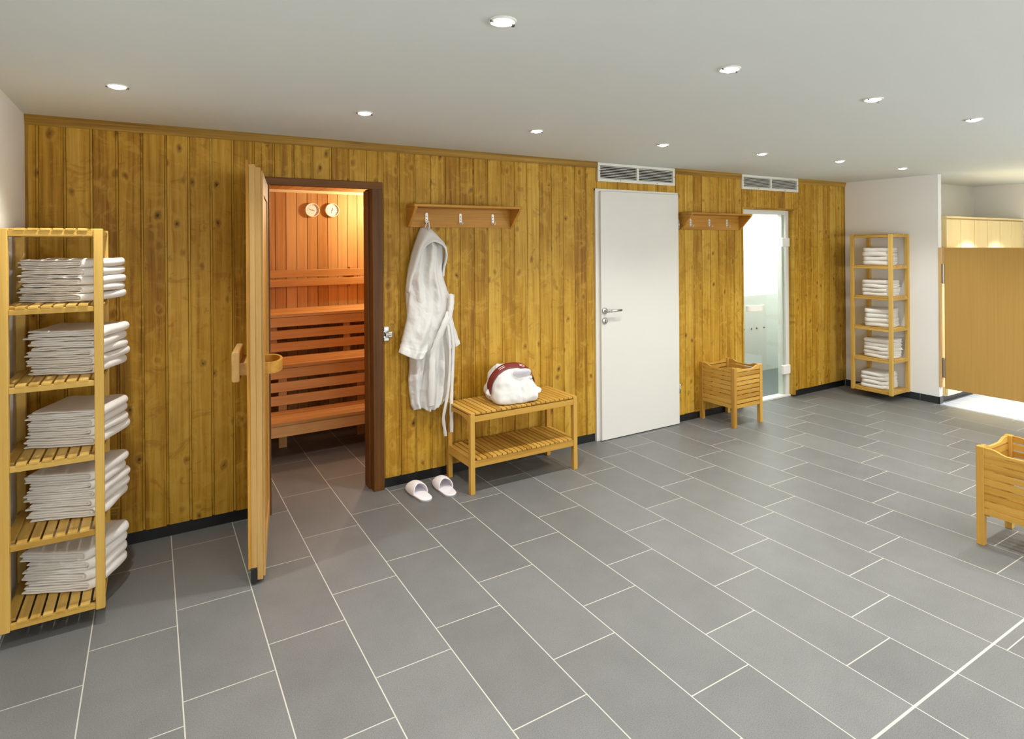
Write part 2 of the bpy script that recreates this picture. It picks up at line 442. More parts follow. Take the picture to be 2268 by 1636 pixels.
# gauges
def gauge(x, z, label, ang, ticks):
    t = thing('sauna_gauge', label, 'gauge', (x, 2.12, z), 0, 'round gauges on the sauna wall')
    R = .068
    m = MB(); m.lathe([(0, 0), (R, 0), (R, -.022), (R*.97, -.03), (R*.9, -.032), (R*.86, -.026), (R*.85, -.02)], 40, axis='y'); m.build('bezel', M['bezel'], t, smooth=True)
    m = MB(); m.lathe([(0, -.02), (R*.86, -.02), (R*.86, -.018)], 40, axis='y'); m.build('dial', M['dial'], t)
    m = MB()
    for k in range(ticks):
        a = math.radians(-50+280*k/(ticks-1)); ca, sa = math.cos(a), math.sin(a); p = Vector((ca, 0, sa))
        q = Vector((-sa, 0, ca))*.0013
        pts = [p*R*.62-q, p*R*.76-q, p*R*.76+q, p*R*.62+q]
        m.add([v+Vector((0, -.0208, 0)) for v in pts], [(0, 1, 2, 3)])
    m.build('scale', M['ink'], t)
    m = MB(); a = math.radians(ang); p = Vector((math.cos(a), 0, math.sin(a))); q = Vector((-p.z, 0, p.x))*.0016
    m.add([v+Vector((0, -.0225, 0)) for v in (p*R*-.32-q*1.4, p*R*.62-q*.6, p*R*.62+q*.6, p*R*-.32+q*1.4)], [(0, 1, 2, 3)])
    m.lathe([(0, -.024), (.004, -.024), (.004, -.02)], 12, axis='y')
    m.build('needle', M['ink'], t)
gauge(1.322, 1.925, 'left round white gauge with nearly level needle', 163, 15)
gauge(1.510, 1.928, 'right round white gauge with steep needle', 252, 13)

# sauna door frame (dark) and open leaf
m = MB()
for (a, b, s) in ((.53, .60, -1), (1.218, 1.288, 1)):
    m.box(a, b, -.032, FRONT+.004, 0, 1.9895, 'z')
    if s > 0: m.box(a, a+.03, FRONT, .12, 0, 1.95, 'z'); m.box(a-.012, a+.03, .03, .12, 0, 1.94, 'z')
    else: m.box(b-.03, b, FRONT, .12, 0, 1.95, 'z')
m.box(.53, 1.288, -.0325, FRONT+.004, 1.945, 1.99, 'x'); m.box(.57, 1.248, FRONT, .118, 1.954, 1.963, 'x')
structure(m.build('trim_4', M['frame'], bevel=.003), 'dark brown wooden frame around the sauna doorway')
dang = math.atan2(-.143, .76)     # leaf swings slightly past square
lf = thing('door_1', 'open wooden sauna door seen edge on, in the doorway', 'door', (.572, -.035, 0), dang, kind='structure')
# local frame: leaf runs along -y, +x is the face towards the doorway
def lay(name, mat, x0, x1, y0, y1, z0, z1, bevel=.002):
    m = MB(); m.box(x0, x1, y0, y1, z0, z1, 'z'); return m.build(name, mat, lf, bevel=bevel)
m = MB()
n = 7
for i in range(n): m.box(-.056, -.043, -.745+i*.745/n+.001, -.745+(i+1)*.745/n-.001, .075, 1.985, 'z')
m.build('outer_cladding', M['cladding'], lf, bevel=.001)
lay('core', M['leaf'], -.043, -.017, -.742, 0, .025, 1.966)
lay('edge_strip', M['leaf'], -.017, .008, -.742, 0, .018, 1.952)
m = MB()
m.box(.008, .018, -.738, -.63, .03, 1.938, 'z'); m.box(.008, .018, -.1, 0, .03, 1.938, 'z')
m.box(.008, .018, -.63, -.1, 1.83, 1.938, 'y'); m.box(.008, .018, -.63, -.1, .03, .14, 'y')
m.build('inner_frame', M['leaf'], lf, bevel=.002)
lay('inner_panel', M['cladding'], .007, .012, -.63, -.1, .14, 1.83, 0)
lay('rubber_foot', M['rubber'], -.0435, -.017, -.752, -.70, .012, .078)
hd = MB()
pts = [(-.125, .955), (-.125, 1.088), (-.119, 1.094), (-.096, 1.094), (-.090, 1.088), (-.090, .955), (-.096, .949), (-.119, .949)]
hd.prism([(a, b-.01) for a, b in pts], 'y', -.69, -.42, 'y')
ho = hd.build('outer_handle', M['leaf'], lf, bevel=.006)
m = MB(); m.box(-.092, -.055, -.675, -.44, .968, 1.028, 'y'); m.build('standoff', M['leaf'], ho, bevel=.002)
m = MB()
def ring(a, b):
    an = -PI/2+PI*a; rx, ry = (.078, .125); c = .032
    return Vector((c-.012+math.cos(an)*rx, -.5+math.sin(an)*ry, b))
N = 24; vs = []; fs = []
for i in range(N+1):
    an = -PI/2+PI*i/N
    for (rx, ry) in ((.085, .13), (.073, .112)):
        for z in (.955, 1.012):
            vs.append((.012+max(0, math.cos(an))**.7*rx, -.5+math.sin(an)*ry, z))
for i in range(N):
    o = i*4; p = o+4
    fs += [(o, p, p+1, o+1), (o+2, o+3, p+3, p+2), (o+1, p+1, p+3, o+3), (o, o+2, p+2, p)]
m.add(vs, fs, 'y'); m.build('inner_handle', M['rack'], lf, bevel=.002, smooth=False)
# roller catch on the wall beside the doorway
ct = thing('roller_catch', 'small chrome roller catch beside the sauna doorway', 'catch', (1.312, FRONT, 1.007))
m = MB(); m.box(-.022, .012, -.006, 0, -.048, .048); m.build('plate', M['chrome'], ct, bevel=.003)
for za, zb in ((.018, .044), (-.046, -.024)):
    m = MB(); m.box(-.022, .012, -.02, -.006, za, zb); m.build('housing', M['steel'], ct, bevel=.003)
m = MB(); m.cyl((-.016, -.024, -.004), (.024, -.024, -.004), .014); m.box(.004, .03, -.034, -.006, -.022, .016); m.build('roller', M['chrome'], ct, bevel=.003)

# ------------------------------------------------------------------ white door
fr = MB()
fr.box(3.045, 3.09, -.028, .06, 0, 2.027); fr.box(3.09, 3.985, -.0, .06, 2.01, 2.03); fr.box(3.045, 3.972, -.0275, .02, 2.008, 2.027)
fr.box(3.962, 3.975, FRONT, .06, 0, 2.02)
structure(fr.build('trim_5', M['white'], bevel=.003), 'white steel frame of the white door')
d2 = thing('door_2', 'closed plain white door between the bench and the plank wall', 'door', (3.082, -.03, 0), kind='structure')
m = MB(); m.box(0, .872, -.02, .02, .006, 2.006); m.build('leaf', M['white'], d2, bevel=.003)
hx = .032
m = MB(); m.lathe([(0, -.03), (.024, -.03), (.026, -.028), (.026, -.02)], 28, (hx, 0, 1.045), 'y'); rs = m.build('rosette', M['steel'], d2, smooth=True)
m = MB(); m.lathe([(0, -.03), (.024, -.03), (.026, -.028), (.026, -.02)], 28, (hx, 0, .965), 'y'); ks = m.build('key_rosette', M['steel'], d2, smooth=True)
m = MB(); m.box(hx-.003, hx+.003, -.0315, -.029, .95, .968); m.lathe([(0, -.0315), (.006, -.0315), (.006, -.029)], 14, (hx, 0, .972), 'y'); m.build('keyhole', M['screw'], ks)
m = MB()
path = [Vector((hx, -.03, 1.045)), Vector((hx, -.06, 1.045)), Vector((hx+.006, -.068, 1.045)), Vector((hx+.02, -.072, 1.045)), Vector((hx+.135, -.072, 1.047))]
for a, b in zip(path, path[1:]): m.cyl(a, b, .0095, n=16)
m.build('lever', M['steel'], d2, smooth=True)
for z in (.31, 1.75):
    m = MB(); m.cyl((.877, -.02, z-.04), (.877, -.02, z+.04), .005, n=12); m.build('hinge', M['steel'], d2, smooth=True)

# ------------------------------------------------------------------ ceiling vents over both doors
def vent(x0, x1, z0, z1, label, n):
    t = thing('vent_grille', label, 'vent', ((x0+x1)/2, FRONT, (z0+z1)/2), 0, 'white vent grilles under the ceiling')
    w, h = (x1-x0)/2, (z1-z0)/2; b = .024
    m = MB(); m.box(-w, w, -.02, 0, h-b, h); m.box(-w, w, -.02, 0, -h, -h+b); m.box(-w, -w+b, -.02, 0, -h+b, h-b); m.box(w-b, w, -.02, 0, -h+b, h-b); m.box(-.011, .011, -.018, 0, -h+b, h-b)
    m.build('frame', M['vent'], t, bevel=.002)
    m = MB(); m.box(-w+b, w-b, -.002, .0, -h+b, h-b); m.build('backing', M['dark'], t)
    m = MB()
    for s in (-1, 1):
        xa, xb = (-w+b, -.011) if s < 0 else (.011, w-b)
        for k in range(n):
            z = -h+b+(k+.5)*(2*h-2*b)/n
            m.prism([(-.017, z-.003), (-.005, z+.002), (-.005, z+.004), (-.017, z+.001)], 'x', xa, xb)
    m.build('louvres', M['vent'], t)
    for (a, c) in ((-w*.45, -h+b/2), (w*.5, -h+b/2), (-w+b/2, .01), (w-b/2, 0)):
        m = MB(); m.lathe([(0, -.0215), (.0035, -.0215), (.0035, -.02)], 10, (a, 0, c), 'y'); m.build('screw', M['screw'], t)
vent(3.072, 3.935, 2.086, 2.238, 'wide white louvred vent above the white door', 8)
vent(4.83, 5.708, 2.098, 2.238, 'white louvred vent above the glass door niche', 8)

# ------------------------------------------------------------------ glass door in its niche and the steam room behind
m = MB()
m.box(4.845, 4.864, FRONT-.004, .12, 0.018, 1.911, 'z'); m.box(5.645, 5.664, FRONT-.004, .12, .018, 1.911, 'z'); m.box(4.845, 5.664, FRONT-.004, .12, 1.910, 1.928, 'x')
structure(m.build('trim_6', M['pine'], bevel=.002), 'pine lining of the glass door niche')
m = MB()
m.box(4.864, 4.915, .04, .119, 0, 1.909); m.box(5.592, 5.645, .04, .119, 0, 1.909); m.box(4.915, 5.592, .04, .12, 1.868, 1.913); m.box(4.862, 5.648, .03, .12, 0, .018)
m.box(5.57, 5.592, .07, .12, .018, 1.868); m.box(4.915, 4.937, .07, .12, .018, 1.868)
structure(m.build('trim_7', M['white'], bevel=.003), 'white frame of the glass door')
d3 = thing('door_3', 'frameless clear glass door set into the plank wall', 'door', (4.92, .055, 0), kind='structure')
m = MB(); m.box(0, .668, .002, .010, .024, 1.862); m.build('pane', M['glass'], d3)
for z in (.28, 1.586):
    m = MB(); m.box(.604, .72, -.032, -.001, z-.046, z+.046); m.build('hinge', M['acc'], d3, bevel=.006)
m = MB(); vs = []; fs = []
for i in range(N+1):
    an = -PI/2+PI*i/N
    for (rx, ry) in ((.062, .125), (.052, .108)):
        for z in (.912, .968):
            vs.append((.185+math.sin(an)*ry, -max(0, math.cos(an))**.7*rx, z))
for i in range(N):
    o = i*4; p = o+4
    fs += [(o, p, p+1, o+1), (o+2, o+3, p+3, p+2), (o+1, p+1, p+3, o+3), (o, o+2, p+2, p)]
m.add(vs, fs); m.build('handle', M['plastic'], d3, bevel=.004)
SB = .98
m = MB(); m.box(4.5, 7.6, SB, SB+.06, .94, H); m.box(7.6, 7.66, .05, SB, 0, H); m.box(4.44, 4.5, .05, SB, 0, H)
structure(m.build('wall_steam_room', M['steam']), 'glowing white wall seen through the glass door')
m = MB(); m.box(4.5, 7.6, SB-.015, SB+.06, 0, .94)
structure(m.build('trim_8', M['steamlow']), 'pale grey lower wall panel behind the glass door')
boxobj('floor_steam_room', M['steamfloor'], (4.5, 7.6, .125, SB-.015, -.0, .004), 'dark floor behind the glass door')
for i, xx in enumerate((6.12, 6.26, 6.36, 6.50)):
    m = MB(); m.lathe([(0, -.006), (.009, -.006), (.009, 0)], 14, axis='y'); o = m.build('jet_nozzle', M['screw']); o.location = (xx, SB-.015, .535)
    tag(o, '%s dark dot from the left on the grey panel behind the glass door' % ('first', 'second', 'third', 'fourth')[i], 'nozzle', 'dark dots behind the glass door')
m = MB(); m.box(4.9, 7.2, .3, .8, H-.03, H-.012)
o = m.build('ceiling_panel', M['lumin']); structure(o, 'luminous panel lighting the steam room')

# ------------------------------------------------------------------ coat racks with hooks
def coat_rack(x0, w, zt, label):
    t = thing('coat_rack', label, 'coat rack', (x0, FRONT, zt), 0, 'coat racks on the plank wall')
    m = MB(); m.box(-.006, w+.006, -.155, 0, -.018, 0, 'x'); m.build('top_shelf', M['rack'], t, bevel=.004)
    m = MB(); m.box(0.02, w-.02, -.018, 0, -.148, -.018, 'x'); m.build('back_board', M['rack'], t, bevel=.001)
    for a in (0, w-.02):
        m = MB(); m.prism([(0, -.018), (-.148, -.018), (-.148, -.026), (-.03, -.143), (-.022, -.148), (0, -.148)], 'x', a, a+.02, 'y'); m.build('side_bracket', M['rack'], t, bevel=.002)
    return t
def hook(t, x, z):
    m = MB()
    R = .0095
    pts = [(R*math.cos(a), .028+R*math.sin(a)) for a in [PI*k/8 for k in range(9)]]+[(R*math.cos(a), -.028+R*math.sin(a)) for a in [PI+PI*k/8 for k in range(9)]]
    m.prism([(x+p, z+q) for p, q in pts], 'y', -.022, -.018)
    for zz in (.014, -.008): m.lathe([(0, -.0232), (.0035, -.0232), (.0035, -.022)], 10, (x, 0, z+zz), 'y', mi=1)
    pth = [Vector((x, -.02, z-.026)), Vector((x, -.038, z-.036)), Vector((x, -.052, z-.034)), Vector((x, -.058, z-.022))]
    for a, b in zip(pth, pth[1:]): m.cyl(a, b, .0045, n=10)
    return m.build('hook', [M['hook'], M['screw']], t)
r1 = coat_rack(1.457, .81, 1.850, 'oak coat rack with a robe hanging from its left hook')
for xx in (.135, .388, .645): hook(r1, xx, -.088)
r2 = coat_rack(3.994, .805, 1.851, 'oak coat rack with three empty hooks left of the glass door')
for xx in (.128, .373, .612): hook(r2, xx, -.086)

# ------------------------------------------------------------------ wall-hung slatted towel racks
def arch(y0, y1, zt, deep, mid, n=10):
    """outline of a scooped end rail between two legs"""
    pts = [(y0, zt), (y0, zt-deep)]
    for i in range(1, n):
        u = i/n; s = math.sin(PI*u)**.6
        pts.append((y0+(y1-y0)*u, zt-deep+(deep-mid)*s))
    pts += [(y1, zt-deep), (y1, zt)]
    return pts
def towel_rack(label, loc, rz):
    """local frame: x away from the wall 0.345 deep, y along the wall 0.41 long"""
    t = thing('towel_rack', label, 'towel rack', loc, rz, 'wall hung towel racks')
    W, D, T, Lg = .345, .41, 1.597, .033
    for a in (0, W-Lg):
        for b in (0, D-Lg):
            m = MB(); m.box(a, a+Lg, b, b+Lg, 0, T, 'z'); m.build('leg', M['birch'], t, bevel=.003)
    for zt in (.026, .336, .649, .961, 1.273, 1.588):
        m = MB(); tt = zt
        for b in (0.006, D-.006-.02): m.box(Lg, W-Lg, b, b+.02, tt-.022, tt, 'x')
        for a in (.004, W-.004-.018): m.box(a, a+.018, Lg, D-Lg, tt-.022, tt-.001, 'y')
        n = 8; w = (W-.016)/n
        for i in range(n): m.box(.008+i*w+.004, .008+(i+1)*w-.004, (.0 if 0 < i < n-1 else Lg)+.002, (D if 0 < i < n-1 else D-Lg)-.002, tt, tt+.010, 'y')
        m.build('slatted_shelf', M['birch'], t, bevel=.0015)
    return t
Z0 = .063
RACKL = (XL+.012, -.735, Z0)
rk = towel_rack('pale wood towel rack of white towels at the left edge, in the corner', RACKL, 0)
RACKR = (XR-.002, -.262, Z0)
rk2 = dup(rk, 'pale wood towel rack of white towels on the far right plaster wall', RACKR, PI)

# folded towels: two nested U folds give the layered ends; rounded fold at local +x
def towel_mesh(seed, L=.30, Wd=.33, h=.04, puff=1.0):
    rnd = random.Random(seed)
    m = MB(); t = h/4
    def band(yoff, zc0, zc1, xl0, xl1, xr):
        # U path of centre line: lower leaf from the left, round the fold on the right, upper leaf back to the left
        R = (zc1-zc0)/2; path = []
        UU = (0, .012, .04, .12, .24, .36, .48, .60, .72, .84)
        for u in UU: path.append((xl0+(xr-R-xl0)*u, zc0))
        for i in range(9): a = -PI/2+PI*i/8; path.append((xr-R+R*math.cos(a)*1.15, (zc0+zc1)/2+R*math.sin(a)))
        for u in UU[::-1]: path.append((xl1+(xr-R-xl1)*u, zc1))
        th = t*1.04/2
        outer, inner = [], []
        for i, p in enumerate(path):
            q0 = path[max(0, i-1)]; q1 = path[min(len(path)-1, i+1)]
            dx, dz = q1[0]-q0[0], q1[1]-q0[1]; l = math.hypot(dx, dz) or 1
            nx, nz = dz/l, -dx/l
            wob = 1+.05*math.sin(i*1.7+seed)
            outer.append((p[0]+nx*th*wob, p[1]+nz*th*wob)); inner.append((p[0]-nx*th, p[1]-nz*th))
        def cap(p, q):   # rounded loose edge
            return [((p[0]*(1-u)+q[0]*u)-th*1.1*math.sin(PI*u), p[1]*(1-u)+q[1]*u) for u in (.12, .36, .64, .88)]
        loop = outer+cap(outer[-1], inner[-1])+inner[::-1]+cap(inner[0], outer[0])
        ny = 13; vs = []
        n = len(loop); cxm = sum(p[0] for p in loop)/n
        ph = rnd.random()*6
        for j in range(ny):
            v = j/(ny-1); y = (v-.5)*Wd
            e = min(v, 1-v)
            shrink = 1-.20*max(0, 1-e/.03)**2
            for i, (x, z) in enumerate(loop):
                # pull the section together a little at both ends so the edges look soft
                zc = zc0 if z < (zc0+zc1)/2 else zc1
                if x > xr-R*1.2: zz = (zc0+zc1)/2+(z-(zc0+zc1)/2)*(.75+.25*shrink)
                else: zz = zc+(z-zc)*shrink
                w = .0016*puff*math.sin(9*x/L*2+ph+v*3)+.0016*puff*math.sin(v*7+ph*2+x*14)
                dxl = .006*math.sin(v*5+ph+zc*300) if x < 0 else .004*math.sin(v*6+ph)
                cor = .030*max(0, 1-e/.13)**2.2*max(0, x/(L/2))
                vs.append((x+dxl-cor, y, zz+w))
        fs = [(j*n+i, j*n+(i+1) % n, (j+1)*n+(i+1) % n, (j+1)*n+i) for j in range(ny-1) for i in range(n)]
        m.add(vs, fs)
        # end caps as quads across the band
        for j in (0, ny-1):
            o = len(m.v)-len(vs)+j*n
            k = len(outer)
            for i in range(k-1): m.f.append([o+i, o+i+1, o+n-5-i-1, o+n-5-i]); m.mi.append(0)
            m.f.append([o+k-1+q for q in range(6)]); m.mi.append(0)
            m.f.append([o+n-5+q for q in range(5)]+[o]); m.mi.append(0)
    j = lambda s: rnd.uniform(-s, s)
    band(0, t*.5, t*3.5, -L/2+j(.012), -L/2+.008+j(.012), L/2)
    band(0, t*1.5, t*2.5, -L/2+.012+j(.015), -L/2+.004+j(.015), L/2-t*1.15)
    return m
TOW = [towel_mesh(s) for s in range(6)]
PROTO = []
for i, tm in enumerate(TOW):
    o = tm.build('folded_towel', M['towel'], smooth=True, sub=1); PROTO.append(o)
used = [False]*6
ORD = ['topmost', 'second from top', 'third from top', 'fourth from top', 'lowest']
LEVEL = ['highest', 'second highest', 'middle', 'second lowest', 'lowest']
cnt = 0
def stack(cx, cy, z, rz, n, h, where, group, lv, jit=.006, sx=1.0, sy=1.0):
    global cnt
    zz = z
    for k in range(n):
        i = cnt % 6; cnt += 1
        o = PROTO[i]
        if used[i]: o = o.copy(); C.objects.link(o)
        used[i] = True
        hk = h*random.uniform(.94, 1.06)
        o.location = (cx+random.uniform(-jit, jit), cy+random.uniform(-jit, jit), zz)
        o.rotation_euler = (0, 0, rz+random.uniform(-.05, .05))
        o.scale = (sx*random.uniform(.97, 1.03), sy*random.uniform(.98, 1.02), hk/.04)
        zz += hk*1.005
        top = n-1-k
        od = 'lowest' if top == n-1 else ORD[top]
        tag(o, 'white towel, %s, on the %s tier of the %s rack' % (od, LEVEL[lv], where), 'towel', group % LEVEL[lv])
ZS = [1.273+.010+Z0, .961+.010+Z0, .649+.010+Z0, .336+.010+Z0, .026+.010+Z0]
# left rack: stacks turned clockwise, poking out at the open right side
LS = [(-.285, -.440, 5, .0375, -.46), (-.272, -.448, 5, .0375, -.36), (-.272, -.445, 4, .0395, -.36), (-.275, -.44, 5, .0405, -.38), (-.285, -.445, 4, .0455, -.45)]
for lv, (cx, cy, n, h, rz) in enumerate(LS):
    stack(cx, cy, ZS[lv]+.001, rz, n, h, 'left', 'towels on the %s tier of the left rack', lv, .004, .93, .93)
RS = [(6.40, -.475, 4, .043, PI+.15), (6.40, -.475, 4, .040, PI-.05), (6.405, -.48, 4, .045, PI+.2), (6.405, -.49, 5, .038, PI-.1), (6.39, -.46, 4, .040, PI+.1)]
for lv, (cx, cy, n, h, rz) in enumerate(RS):
    stack(cx, cy, ZS[lv]+.001, rz, n, h, 'far right', 'towels on the %s tier of the far rack', lv, .005, .84, .76)

# ------------------------------------------------------------------ slatted bench
bt = thing('slatted_bench', 'slatted wooden bench with lower shelf against the plank wall', 'bench', (1.72, -.41, 0))
BW, BD, BH, LG = .842, .365, .508, .032
for a in (0, BW-LG):
    for b in (0, BD-LG):
        m = MB(); m.box(a, a+LG, b, b+LG, 0, BH-.006, 'z'); m.build('leg', M['bench'], bt, bevel=.002)
def slatted(zr, zt, inset):
    m = MB(); n = 22; x0, x1 = (LG*.2 if inset else .0), (BW-LG*.2 if inset else BW); w = (x1-x0)/n
    for i in range(n):
        e = 0 < i < n-1
        m.box(x0+i*w+.0035, x0+(i+1)*w-.0035, (0 if (e or not inset) else LG)+.001, (BD if (e or not inset) else BD-LG)-.001, zt-.012, zt, 'y')
    return m
slatted(.455, BH+.006, False).build('seat_slats', M['bench'], bt, bevel=.0015)
slatted(.165, .222, True).build('shelf_slats', M['bench'], bt, bevel=.0015)
for (z0, z1) in ((.455, .494), (.166, .208)):
    for b in (.004, BD-.024):
        m = MB(); m.box(LG, BW-LG, b, b+.02, z0, z1, 'x'); m.build('long_rail', M['bench'], bt, bevel=.0015)
for a in (.005, BW-.023):
    m = MB(); m.prism(arch(LG, BD-LG, .494, .05, .022), 'x', a, a+.018, 'y'); m.build('end_rail', M['bench'], bt, bevel=.001)
    m = MB(); m.box(a, a+.018, LG, BD-LG, .166, .208, 'y'); m.build('end_rail', M['bench'], bt, bevel=.001)

# ------------------------------------------------------------------ slatted basket stools
def basket(label, loc):
    t = thing('slatted_basket', label, 'basket', loc, 0, 'slatted wooden laundry baskets')
    W, D, T, Lg = .376, .380, .512, .034
    for a in (0, W-Lg):
        for b in (0, D-Lg):
            m = MB(); m.box(a, a+Lg, b, b+Lg, 0, T, 'z'); m.build('leg', M['bench'], t, bevel=.002)
    def wave(u):  # dip of the scalloped top board
        s = min(1, max(0, (min(u, 1-u)-.10)/.22)); return .020*(s*s*(3-2*s))
    nW = 20
    for side in range(4):
        m = MB(); th = .012
        for k in range(8):
            z1 = .4655-k*.0388; z0 = z1-.0305
            if side == 0: m.box(Lg-.002, W-Lg+.002, .006, .006+th, z0, z1, 'x')
            if side == 1: m.box(Lg-.002, W-Lg+.002, D-.006-th, D-.006, z0, z1, 'x')
            if side == 2: m.box(.006, .006+th, Lg-.002, D-Lg+.002, z0, z1, 'y')
            if side == 3: m.box(W-.006-th, W-.006, Lg-.002, D-Lg+.002, z0, z1, 'y')
        m.build('side_slats', M['bench'], t, bevel=.001)
        m = MB(); Ls, Le = (Lg-.002, W-Lg+.002) if side < 2 else (Lg-.002, D-Lg+.002)
        pts = [(Ls, .474), (Le, .474)]+[(Le+(Ls-Le)*i/nW, T-.003-wave(i/nW)) for i in range(nW+1)]
        if side == 0: m.prism(pts, 'y', .004, .004+th+.002, 'x')
        if side == 1: m.prism(pts, 'y', D-.006-th, D-.004, 'x')
        if side == 2: m.prism(pts, 'x', .004, .004+th+.002, 'y')
        if side == 3: m.prism(pts, 'x', W-.006-th, W-.004, 'y')
        m.build('scalloped_rail', M['bench'], t, bevel=.001)
    m = MB(); n = 8; w = (W-.04)/n
    for i in range(n): m.box(.02+i*w+.005, .02+(i+1)*w-.005, .02, D-.02, .166, .176, 'y')
    m.box(.02, W-.02, .03, .05, .152, .166, 'x'); m.box(.02, W-.02, D-.05, D-.03, .152, .166, 'x')
    m.build('bottom_slats', M['bench'], t, bevel=.001)
    return t
bk = basket('slatted wooden basket beside the glass door', (4.246, -.392, 0))
dup(bk, 'slatted wooden basket cut off by the right edge of the photo', (3.692, -2.732, 0))

# ------------------------------------------------------------------ slippers on the floor
def slipper_parts(root):
    Ls, Wm = .275, .094
    def half(u):   # half width along the foot, u=0 heel, 1 toe
        w = .40+.10*math.sin(PI*min(1, u*1.0))
        w += .06*max(0, math.sin(PI*(u-.35)/.65)) if u > .35 else 0
        e = 1
        if u < .14: e = math.sqrt(max(0, 1-((.14-u)/.14)**2))
        if u > .84: e = math.sqrt(max(0, 1-((u-.84)/.16)**2))
        return Wm*w*e
    n = 40
    us = [.5-.5*math.cos(PI*i/n) for i in range(n+1)]
    pts = [(half(u), (u-.5)*Ls) for u in us]+[(-half(u), (u-.5)*Ls) for u in us[::-1][1:-1]]
    m = MB(); m.prism(pts, 'z', 0, .006); m.build('sole', M['sole'], root, bevel=.001)
    m = MB(); m.prism([(a*.985, b*.985) for a, b in pts], 'z', .006, .016); m.build('insole', M['slipper'], root, bevel=.004, smooth=False)
    m = MB()
    def up(a, b):
        u = 1-.0-.52*b        # from toe back to the instep
        an = PI*a
        open_cut = .10*abs(math.cos(an))**1.5*b     # sides reach further back than the crown
        uu = min(.999, max(.02, u+.05*b*math.sin(an)*0-open_cut))
        hw = half(uu)*1.02
        hgt = .014+.052*(math.sin(PI/2*min(1, b*1.25)))**.8*(1-.12*max(0, b-.7))
        return Vector((hw*math.cos(an), (uu-.5)*Ls, .008+hgt*math.sin(an)**.75))
    m.grid(up, 21, 14); m.build('upper', M['slipper'], root, smooth=True, solid=.006, sub=1)
sl = thing('slipper', 'left one of two white slippers on the floor tiles', 'slipper', (1.447, -.218, 0), .06, 'white slippers beside the bench')
slipper_parts(sl)
dup(sl, 'right one of two white slippers, nearer the bench leg', (1.618, -.232, 0), -.05)

# ------------------------------------------------------------------ bathrobe hanging from the first hook
RX, RY, RZ = 1.6, -.075, 0
rb = thing('bathrobe', 'white hooded terry bathrobe hanging from the left hook of the coat rack', 'bathrobe', (RX, FRONT, 0))
def interp(tab, z):
    """tab sorted from high z to low z"""
    if z >= tab[0][0]: return tab[0][1:]
    for p, q in zip(tab, tab[1:]):
        if q[0] <= z <= p[0]:
            u = (p[0]-z)/(p[0]-q[0]+1e-9); u = u*u*(3-2*u)*.4+u*.6
            return tuple(a+(b-a)*u for a, b in zip(p[1:], q[1:]))
    return tab[-1][1:]
BODY = [(1.70, 1.548, 1.588), (1.64, 1.515, 1.648), (1.57, 1.492, 1.705), (1.50, 1.472, 1.705), (1.42, 1.455, 1.695), (1.35, 1.444, 1.708),
        (1.28, 1.438, 1.730), (1.21, 1.441, 1.750), (1.14, 1.446, 1.748), (1.05, 1.452, 1.748), (.92, 1.455, 1.748), (.84, 1.456, 1.752),
        (.70, 1.455, 1.752), (.60, 1.457, 1.744), (.53, 1.468, 1.722), (.488, 1.486, 1.69)]
def relief(m, tab, ztop, zbot, depth, folds, nu=48, nv=60, base=0.0, power=.55, hem=None, seed=0):
    """closed soft body: bulging front, flat back, outline taken from tab"""
    def fn(a, b):
        z = ztop+(zbot-ztop)*b
        xl, xr = interp(tab, z)
        front = a < .5
        s = a*2 if front else (1-a)*2
        x = xl+(xr-xl)*s
        prof = max(0.0, 4*s*(1-s))**power
        if front: y = -(base+depth(s, b)*prof+folds(s, b, z)*prof)
        else: y = -base+.012*prof
        zz = z
        if hem: zz += hem(s)*max(0, (b-.8)/.2)**2
        q = mnoise.noise(Vector((x*9+seed, z*7, seed*3.1)))*.010+mnoise.noise(Vector((x*26, z*15, seed+4)))*.006+mnoise.noise(Vector((x*70, z*60, seed+4)))*.0022
        return Vector((x-RX+q*.6, y+(q if front else 0), zz))
    m.grid(fn, nu*2, nv, True, caps=True)
def bfold(s, b, z):
    low = max(0, min(1, (1.0-z)/.25)); up = max(0, min(1, (z-1.05)/.25))
    pl = .042*(abs(math.sin(PI*(s*3.05+.16*math.sin(z*4)+.08)))**.65-.6)*low
    pl += .008*math.sin(2*PI*(s*6.3+z*.7))*low
    uf = .020*math.sin(2*PI*(s*2.2-(1.6-z)*.55+.1))*up+.007*math.sin(2*PI*(s*4.7+(1.6-z)*.9))*up
    return pl+uf
m = MB(); relief(m, BODY, 1.70, .488, lambda s, b: .055+.055*math.sin(PI*min(1, b*1.15)), bfold, 80, 170, 0.02, .5, lambda s: .012*math.sin(s*9), 1)
m.build('body', M['robe'], rb, smooth=True)
LSL = [(1.46, 1.470, 1.58), (1.30, 1.446, 1.650), (1.20, 1.438, 1.682), (1.10, 1.424, 1.655), (1.00, 1.398, 1.612), (.93, 1.379, 1.570), (.89, 1.368, 1.545)]
